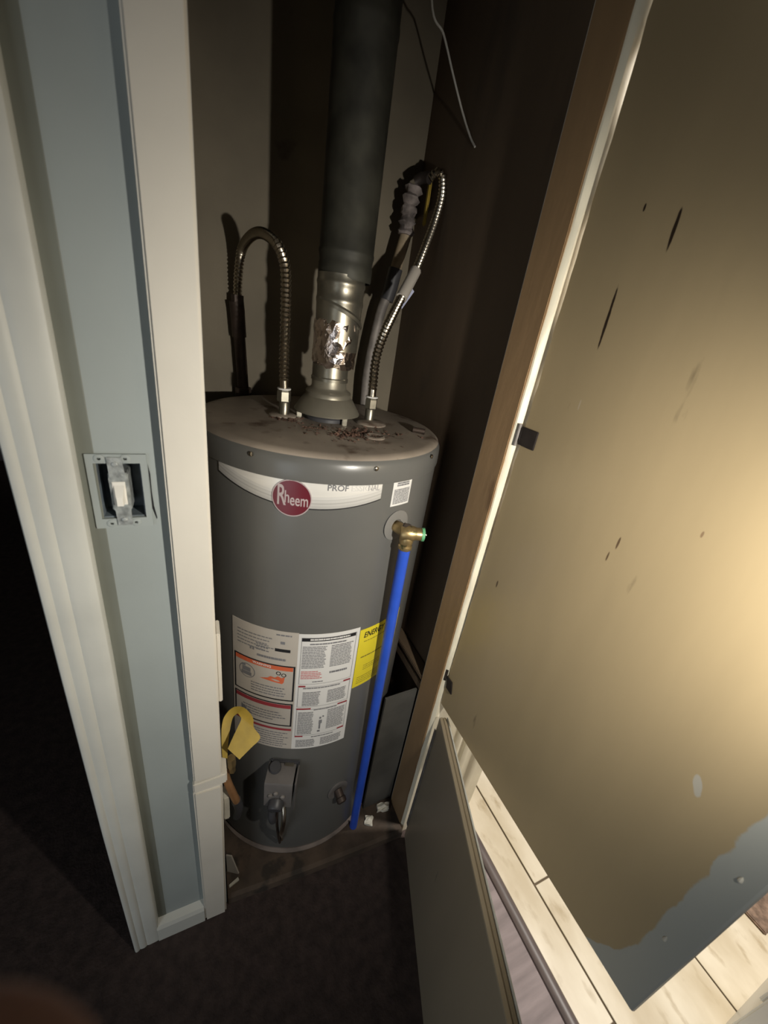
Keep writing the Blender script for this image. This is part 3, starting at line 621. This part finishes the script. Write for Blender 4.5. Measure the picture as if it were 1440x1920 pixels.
# ------------------------------------------------------------------ flexible water connectors
def connector(label, pts, rad, pitch=0.0080, n=10, nut=(0, 0)):
    base = Vector(pts[0]); T = thing('water_connector', label, 'water hose', base, 'corrugated flexible water connectors')
    P = resample(catmull(pts, n), pitch / 4)
    cut = int(0.018 / (pitch / 4))
    rf = lambda i: rad * (1.0 + 0.15 * (1, 0.1, -1, 0.1)[i % 4])
    fpart('hose', sweep(bmesh.new(), P[cut:], rf, 14), M['chrome'], T)
    fpart('cuff', sweep(bmesh.new(), P[:cut + 2], rad * 0.95, 16), M['chrome'], T)
    x, y, z = base
    b2 = bmesh.new(); vs = lathe(b2, [(0.0, -0.024), (0.0125, -0.024), (0.0138, -0.022), (0.0138, -0.004), (0.012, 0.0), (0.0, 0.0)], 6, origin=base)
    fpart('nut', b2, M['galv'], T, smooth=False)
    fpart('gasket', LT([(0.0, 0.0), (0.0132, 0.0), (0.0138, 0.0015), (0.0132, 0.003), (0.0, 0.003)], 20, origin=base), M['paper'], T)
    return T
connector('steel corrugated hose arching left from the tank lid to dark copper', [(0.1535, 0.29, 1.258), (0.1515, 0.29, 1.30), (0.151, 0.29, 1.385), (0.151, 0.30, 1.456), (0.146, 0.31, 1.489), (0.135, 0.33, 1.511), (0.118, 0.38, 1.526), (0.106, 0.45, 1.524), (0.096, 0.515, 1.503), (0.091, 0.54, 1.454), (0.090, 0.55, 1.41)], 0.0088)
connector('steel corrugated hose curving right from the tank lid toward the shutoff', [(0.340, 0.274, 1.258), (0.339, 0.275, 1.290), (0.341, 0.28, 1.341), (0.356, 0.29, 1.388), (0.388, 0.32, 1.438), (0.424, 0.35, 1.490), (0.448, 0.37, 1.525), (0.470, 0.39, 1.566), (0.500, 0.42, 1.626), (0.519, 0.44, 1.679), (0.521, 0.45, 1.712), (0.516, 0.455, 1.727), (0.506, 0.46, 1.727), (0.498, 0.47, 1.716)], 0.0090)
# paper tag sleeve on the right hose
a0, a1 = Vector((0.404, 0.333, 1.462)), Vector((0.446, 0.368, 1.522))
b2 = sweep(bmesh.new(), [a0, a0.lerp(a1, 0.3), a0.lerp(a1, 0.7), a1], 0.0125, 10)
tg = link('paper_tag', b2, M['papergrey'], smooth=True); tag(tg, 'pale paper tag wrapped around the right corrugated hose', 'tag')
bm = BX(-0.010, 0.010, -0.001, 0.001, -0.045, 0.0, bev=0.0005); tt = Matrix.Translation((0.432, 0.345, 1.485)) @ Matrix.Rotation(radians(32), 4, 'Y') @ Matrix.Rotation(radians(20), 4, 'Z')
for v in bm.verts: v.co = tt @ v.co
link('tag_flap', bm, mat('bluish_paper', (0.42, 0.45, 0.60), 0.6), tg)

# dark copper riser at left
CR = thing('copper_riser', 'dark oxidised copper riser on the back wall at left', 'pipe', (0.106, 0.558, 0.9))
fpart('pipe', SW([(0.106, 0.558, 0.9), (0.105, 0.558, 1.16), (0.100, 0.558, 1.25), (0.094, 0.558, 1.335), (0.090, 0.558, 1.385)], 0.0135, 14), M['copper'], CR)
fpart('fitting', SW([(0.0945, 0.558, 1.328), (0.093, 0.558, 1.345), (0.0905, 0.556, 1.385), (0.088, 0.554, 1.405)], 0.0165, 14), M['copper'], CR)
fpart('coupling', LT([(0.0, 1.17), (0.019, 1.17), (0.020, 1.175), (0.020, 1.205), (0.019, 1.21), (0, 1.21)], 16, origin=(0.103, 0.558, 0)), M['copper'], CR)
fpart('nut', LT([(0.0, 1.398), (0.013, 1.398), (0.014, 1.40), (0.014, 1.418), (0.0, 1.42)], 6, origin=(0.090, 0.551, 0)), M['copper'], CR, False)
# cold supply at right with shutoff
CS = thing('supply_pipe', 'patched grey supply pipe with wrapped joints rising behind the right hose', 'pipe', (0.42, 0.51, 0.9))
fpart('pipe', SW([(0.424, 0.51, 0.9), (0.421, 0.51, 1.18), (0.419, 0.51, 1.29), (0.434, 0.51, 1.425), (0.452, 0.51, 1.485)], 0.0125, 14, 4), M['lead'], CS)
fpart('dark_sleeve', SW([(0.447, 0.51, 1.462), (0.454, 0.51, 1.49), (0.461, 0.51, 1.535)], 0.0175, 14), M['darkplastic'], CS)
fpart('tan_sleeve', SW([(0.460, 0.51, 1.53), (0.468, 0.51, 1.57), (0.477, 0.51, 1.615)], 0.0140, 14), M['insul'], CS)
bm = bmesh.new(); sweep(bm, catmull([(0.474, 0.51, 1.61), (0.474, 0.508, 1.64), (0.475, 0.508, 1.675), (0.482, 0.51, 1.705)], 5), lambda i: 0.017 + 0.004 * sin(i * 1.9), 12)
for v in bm.verts: v.co += Vector((random.uniform(-1, 1), random.uniform(-1, 1), random.uniform(-1, 1))) * 0.0022
fpart('fibrous_wrap', bm, M['wrap'], CS)
fpart('shutoff_body', SW([(0.478, 0.505, 1.712), (0.488, 0.497, 1.72), (0.496, 0.485, 1.722), (0.499, 0.472, 1.718)], 0.0115, 12), M['hinge'], CS)
hd = fpart('shutoff_handle', BX(0.502, 0.508, 0.474, 0.486, 1.63, 1.715, bev=0.0025), M['yellowstrap'], CS); hd['label'] = 'dull yellow lever'

# relief valve and blue discharge pipe
RV = thing('relief_valve', 'brass relief valve with green disc on the tank side above the blue pipe', 'valve', (0.324, 0.043, 1.066))
dr = Vector((cos(radians(-70.3)), sin(radians(-70.3)), 0)); p0 = cyl(-70.3, 1.064, RR)
b2 = bmesh.new(); sweep(b2, [p0 - dr * 0.004, p0 + dr * 0.012, p0 + dr * 0.030], 0.0115, 14); fpart('inlet', b2, M['brass'], RV)
pc = p0 + dr * 0.032
ax = Vector((0.92, -0.38, 0.02)).normalized()
b2 = bmesh.new(); lathe(b2, [(0.0, -0.014), (0.012, -0.014), (0.015, -0.010), (0.0145, 0.010), (0.012, 0.016), (0.012, 0.026), (0.0, 0.026)], 18, mtx=orient(pc, ax)); fpart('body', b2, M['brass'], RV)
b2 = bmesh.new(); lathe(b2, [(0.0, 0.026), (0.0128, 0.026), (0.0128, 0.031), (0.008, 0.0325), (0.008, 0.031), (0.0, 0.031)], 18, mtx=orient(pc, ax)); fpart('green_disc', b2, M['green'], RV)
b2 = bmesh.new(); lathe(b2, [(0.0, 0.0), (0.0045, 0.0), (0.0045, 0.004), (0.0, 0.005)], 10, mtx=orient(pc + ax * 0.031, ax)); fpart('stem', b2, M['chrome'], RV)
b2 = bmesh.new(); lathe(b2, [(0.0, -0.034), (0.012, -0.034), (0.0135, -0.032), (0.0135, -0.026), (0.0115, -0.024), (0.0135, -0.016), (0.0135, -0.008), (0.010, 0.0), (0, 0.0)], 16, origin=pc); fpart('outlet_nut', b2, M['brass'], RV)
b2 = BX(-0.012, 0.012, -0.0012, 0.0012, -0.004, 0.004, bev=0.0008)
TT = Matrix.Translation(pc + Vector((-0.004, 0, 0.016))) @ Matrix.Rotation(radians(20), 4, 'Z') @ Matrix.Rotation(radians(25), 4, 'Y')
for v in b2.verts: v.co = TT @ v.co
fpart('test_lever', b2, M['hinge'], RV)
top = pc + Vector((0, 0, -0.034)); bot = Vector((0.3575, 0.0375, 0.0355))
bm = sweep(bmesh.new(), [top + (bot - top) * t for t in (0, 0.02, 0.5, 0.98, 1)], 0.0112, 18)
tag(link('discharge_pipe', bm, M['bluepipe'], smooth=True), 'bright blue plastic pipe running down the front of the tank', 'pipe')

# ------------------------------------------------------------------ gas line with folded yellow strap at left
SE = [((0.0125, -0.0015, 0.6134), (0.0322, -0.0217, 0.6007)), ((0.0272, 0.0175, 0.6274), (0.0544, -0.0111, 0.6092)), ((0.041, 0.0339, 0.6403), (0.0742, -0.0005, 0.6183)), ((0.0396, 0.0398, 0.6447), (0.064, 0.0173, 0.6299)), ((0.0381, 0.0456, 0.6428), (0.0641, 0.0355, 0.6372)), ((0.0365, 0.0519, 0.6387), (0.0497, 0.0578, 0.6443)), ((0.0327, 0.0562, 0.6317), (0.0296, 0.0681, 0.6409)), ((0.0262, 0.0557, 0.6234), (0.0123, 0.0629, 0.6284)), ((0.0196, 0.0402, 0.6088), (0.005, 0.0501, 0.6158)), ((0.0149, 0.0225, 0.5958), (0.0025, 0.0294, 0.6005)), ((0.0115, 0.004, 0.5756), (0.0025, 0.008, 0.5771))]
A_ = catmull([p for p, q in SE], 4); B_ = catmull([q for p, q in SE], 4); vn = Vector((0.049, 0.58, -0.813)) * 0.005
ys = loft(bmesh.new(), [[p, q, q + vn, p + vn] for p, q in zip(A_, B_)])
YS = link('yellow_strap', ys, M['yellowstrap'], smooth=True); tag(YS, 'folded yellow plastic strap hanging beside the white corner trim', 'strap')
GL = thing('gas_line', 'small brass and copper gas line behind the lower white trim', 'pipe', (0.020, 0.03, 0.30))
fpart('pipe', SW([(0.006, 0.045, 0.47), (0.014, 0.038, 0.43), (0.026, 0.032, 0.385), (0.030, 0.035, 0.36)], 0.0085, 12, 5), M['copperbright'], GL)
fpart('brass_fitting', SW([(0.020, 0.030, 0.535), (0.021, 0.032, 0.515), (0.021, 0.034, 0.50)], 0.0085, 8), M['brass'], GL)
fpart('flare_nut', SW([(0.021, 0.034, 0.505), (0.022, 0.036, 0.480)], 0.0070, 6), M['brass'], GL)
fpart('black_sleeve', SW([(0.028, 0.034, 0.372), (0.034, 0.040, 0.33), (0.030, 0.05, 0.28)], 0.0105, 12, 5), M['darkplastic'], GL)
b_ = BX(0.001, 0.014, 0.035, 0.065, 0.305, 0.39, bev=0.002); tag(link('wood_block', b_, M['debris'], smooth=True), 'cream block standing behind the lower corner trim', 'block')

# ------------------------------------------------------------------ dangling wire
bm = SW([(0.36, 0.40, 2.395), (0.385, 0.40, 2.10), (0.411, 0.40, 1.939), (0.4445, 0.40, 1.906), (0.476, 0.40, 1.863), (0.5115, 0.40, 1.8165), (0.525, 0.375, 1.775), (0.5275, 0.352, 1.753)], 0.0020, 8, 8)
tag(link('hanging_wire', bm, M['wire'], smooth=True), 'thin pale wire hanging loose in the dark at the closet top', 'wire')

# ------------------------------------------------------------------ light switch without cover plate
SWt = thing('light_switch', 'bare toggle switch without cover in the blue-grey wall strip', 'switch', (-0.1, 0.0, 1.168))
bm = bmesh.new()
y0, y1 = -0.0035, -0.0006
box(bm, -0.132, hx0, y0, y1, 1.118, 1.217); box(bm, hx1, -0.0695, y0, y1, 1.118, 1.217); box(bm, hx0, hx1, y0, y1, 1.118, hz0); box(bm, hx0, hx1, y0, y1, hz1, 1.217)
for a_, b_2 in ((-0.118, 1.2115), (-0.0915, 1.2115), (-0.115, 1.1245), (-0.0885, 1.1245)):
    lathe(bm, [(0.0055, y1), (0.0055, y0 - 0.0008), (0.0045, y0 - 0.0013), (0.002, y0 - 0.0012), (0.0018, y0), (0, y0)], 12, mtx=Matrix.Translation((a_, 0, b_2)) @ Matrix.Rotation(radians(90), 4, 'X') @ Matrix.Scale(-1, 4, (0, 0, 1)))
fpart('plaster_ring', bm, M['blue'], SWt)
for pts_ in ([(-0.0688, 1.204), (-0.0672, 1.190), (-0.0676, 1.165), (-0.0668, 1.145), (-0.0645, 1.128), (-0.0655, 1.126), (-0.0690, 1.142), (-0.0688, 1.170)], [(-0.1345, 1.216), (-0.1330, 1.200), (-0.1322, 1.170), (-0.1324, 1.135), (-0.1312, 1.112), (-0.1322, 1.112), (-0.1336, 1.140), (-0.1334, 1.180)]):
    fpart('paint_crack', loft(bmesh.new(), [[(x, y, z) for x, z in pts_] for y in (-0.0003, 0.002)]), M['black'], SWt, False)
bm = bmesh.new()
box(bm, hx0 + 0.0004, hx0 + 0.002, 0.001, 0.032, hz0, hz1); box(bm, hx1 - 0.002, hx1 - 0.0004, 0.001, 0.032, hz0, hz1); box(bm, hx0 + 0.0004, hx1 - 0.0004, 0.030, 0.033, hz0, hz1); box(bm, hx0 + .0004, hx1 - .0004, 0.001, 0.032, hz0 + .0002, hz0 + 0.0018); box(bm, hx0 + .0004, hx1 - .0004, 0.001, 0.032, hz1 - 0.0018, hz1 - .0002)
fpart('box', bm, M['boxdark'], SWt, False)
yk = [(-0.008, 1.122), (0.008, 1.122), (0.0085, 1.142), (0.0095, 1.146), (0.0100, 1.186), (0.0085, 1.190), (0.0078, 1.2135), (-0.0078, 1.2135), (-0.0080, 1.190), (-0.0095, 1.186), (-0.0095, 1.146), (-0.0082, 1.142)]
bm = bmesh.new(); loft(bm, [[(-0.1015 + x - 0.03 * (z - 1.168), y, z) for x, z in yk] for y in (-0.0055, -0.0037)])
box(bm, -0.112, -0.091, -0.0037, 0.030, 1.143, 1.193, bev=0.001)
yo = fpart('yoke', bm, M['yoke'], SWt, False)
bm = bmesh.new(); loft(bm, [[(-0.1015 + sx * wx - 0.03 * (zc - 1.168), yy, zc + sz * hz) for sx, sz in ((-1, -1), (1, -1), (1, 1), (-1, 1))] for yy, zc, wx, hz in ((-0.0056, 1.167, 0.0056, 0.0125), (-0.0085, 1.166, 0.0050, 0.0100), (-0.0155, 1.160, 0.0036, 0.0060), (-0.0165, 1.159, 0.0030, 0.0050))])
fpart('toggle', bm, M['toggle'], SWt)
fpart('toggle_frame', BX(-0.1085, -0.0945, -0.0066, -0.0054, 1.1515, 1.1825, bev=0.0004), M['toggle'], SWt)
for z in (1.205, 1.130):
    b2 = bmesh.new(); lathe(b2, [(0.0035, 0), (0.0035, 0.0012), (0.0015, 0.002), (0, 0.002)], 10, mtx=orient((-0.1015 - 0.03 * (z - 1.168), -0.0055, z), (0, -1, 0))); fpart('screw', b2, M['yoke'], SWt)

# ------------------------------------------------------------------ debris
def scrap(name, label, cat, verts, th, m, group=None):
    bm = bmesh.new(); vs = [Vector(v) for v in verts]; n = (vs[1] - vs[0]).cross(vs[2] - vs[0]).normalized() * th
    loft(bm, [vs, [v + n for v in vs]]); return tag(link(name, bm, m), label, cat, group)
zf = 0.0345
def crumple(pts, h):
    # low folded lump: a noisy grid over a four-cornered footprint, closed underneath
    bm = bmesh.new(); A, B, C_, D = [Vector((x, y, zf)) for x, y in pts]; n = 5; top = []; bot = []
    for i in range(n):
        u = i / (n - 1); rt = []; rb = []
        for j in range(n):
            v = j / (n - 1); p = (A.lerp(B, u)).lerp(D.lerp(C_, u), v); e = min(u, 1 - u, v, 1 - v) * 2
            q = p + Vector((random.uniform(-1, 1), random.uniform(-1, 1), 0)) * 0.0022
            rt.append(bm.verts.new(q + Vector((0, 0, h * (0.25 + 0.75 * u * e + random.uniform(0, 0.35)))))); rb.append(bm.verts.new(Vector((q.x, q.y, zf))))
        top.append(rt); bot.append(rb)
    for i in range(n - 1):
        for j in range(n - 1):
            bm.faces.new((top[i][j], top[i + 1][j], top[i + 1][j + 1], top[i][j + 1])); bm.faces.new((bot[i][j + 1], bot[i + 1][j + 1], bot[i + 1][j], bot[i][j]))
    ring = [(i, 0) for i in range(n)] + [(n - 1, j) for j in range(1, n)] + [(i, n - 1) for i in range(n - 2, -1, -1)] + [(0, j) for j in range(n - 2, 0, -1)]
    for (i, j), (k, l) in zip(ring, ring[1:] + ring[:1]): bm.faces.new((bot[i][j], bot[k][l], top[k][l], top[i][j]))
    return bm
tag(link('plaster_scrap', crumple([(0.390, 0.030), (0.410, 0.016), (0.424, 0.036), (0.402, 0.050)], 0.016), M['debris']), 'small white scrap next to the foot of the blue pipe', 'scrap')
tag(link('plaster_scrap', crumple([(0.440, 0.046), (0.478, 0.040), (0.488, 0.060), (0.448, 0.068)], 0.022), M['debris']), 'larger white scrap at the bottom of the grey board', 'scrap')
bm = bmesh.new(); loft(bm, [[(0.003, 0.050, zf), (0.030, 0.034, zf), (0.032, 0.037, zf), (0.005, 0.054, zf)], [(0.002, 0.055, zf + 0.07), (0.014, 0.046, zf + 0.075), (0.016, 0.049, zf + 0.075), (0.003, 0.058, zf + 0.07)]])
tag(link('paper_scrap', bm, M['papergrey']), 'pale paper scrap leaning behind the lower corner trim', 'scrap')
bm = bmesh.new(); loft(bm, [[(0.006, 0.012, zf), (0.030, 0.020, zf), (0.028, 0.026, zf), (0.005, 0.018, zf)], [(0.006, 0.012, zf + 0.004), (0.030, 0.020, zf + 0.006), (0.028, 0.026, zf + 0.006), (0.005, 0.018, zf + 0.004)]])
tag(link('paper_scrap', bm, M['debris']), 'thin white splinter lying by the foot of the corner trim', 'scrap')
# blue-black chip on the lid
bm = bmesh.new(); sweep(bm, [(0.414, 0.200, ZTOP + 0.0055), (0.436, 0.186, ZTOP + 0.0055)], 0.0058, 10); tag(link('pipe_cap', bm, M['copper'], smooth=True), 'little dark metal cap lying near the right rim of the lid', 'cap')
# rust flakes: uncountable
bm = bmesh.new()
def flake(x, y, s):
    if (x - HC.x) ** 2 + (y - HC.y) ** 2 > 0.225 ** 2: return
    a = random.uniform(0, 6.28); z = ZTOP + 0.0003; h = s * random.uniform(0.2, 0.7)
    b = [bm.verts.new((x + s * random.uniform(0.6, 1.2) * cos(a + k * 1.57), y + s * random.uniform(0.6, 1.2) * sin(a + k * 1.57), z)) for k in range(4)]
    t = bm.verts.new((x + random.uniform(-s, s) * 0.5, y, z + h))
    for k in range(4): bm.faces.new((b[k], b[(k + 1) % 4], t))
    bm.faces.new(b[::-1])
for cx_, cy_, sg, n, s in ((0.262, 0.160, 0.020, 110, 0.0032), (0.240, 0.150, 0.026, 50, 0.0028), (0.155, 0.262, 0.016, 70, 0.0030), (0.205, 0.205, 0.022, 50, 0.0026), (0.300, 0.190, 0.026, 60, 0.0026), (0.303, 0.151, 0.010, 30, 0.0024), (0.370, 0.180, 0.026, 26, 0.0022), (0.24, 0.22, 0.05, 50, 0.0018), (0.27, 0.10, 0.05, 30, 0.0014)):
    for k in range(n): flake(random.gauss(cx_, sg), random.gauss(cy_, sg * 0.7), s * random.choice((0.6, 0.8, 1.0, 1.3, 2.0)))
tag(link('rust_flakes', bm, M['rust']), 'brown rust flakes scattered over the top of the tank', 'rust flakes', kind='stuff')

# ------------------------------------------------------------------ photographer's finger at the lower left
FINGER = [[-0.0269, -0.5308, 1.3461], [-0.0288, -0.5313, 1.3439], [-0.0352, -0.532, 1.3353], [-0.043, -0.5342, 1.3208], [-0.0464, -0.5415, 1.3013]]
def finger():
    P = FINGER[::-1]
    rads = [0.0150, 0.0145, 0.0140, 0.0135, 0.0130]
    me = bpy.data.meshes.new('finger'); me.from_pydata(P, [(i, i + 1) for i in range(len(P) - 1)], [])
    o = bpy.data.objects.new('finger', me); COL.objects.link(o)
    md = o.modifiers.new('skin', 'SKIN'); md.use_smooth_shade = True
    sv = me.skin_vertices[0].data
    for i, r_ in enumerate(rads): sv[i].radius = (r_, r_)
    sv[0].use_root = True
    s = o.modifiers.new('sub', 'SUBSURF'); s.levels = 3; s.render_levels = 3
    me2 = bpy.data.meshes.new_from_object(o.evaluated_get(bpy.context.evaluated_depsgraph_get())); bpy.data.objects.remove(o)
    me2.materials.clear(); me2.materials.append(M['skin']); f = bpy.data.objects.new('person', me2); COL.objects.link(f)
    for p in me2.polygons: p.use_smooth = True
    return f
tag(finger(), 'blurred fingertip of the person holding the camera, at the lower left corner', 'person')
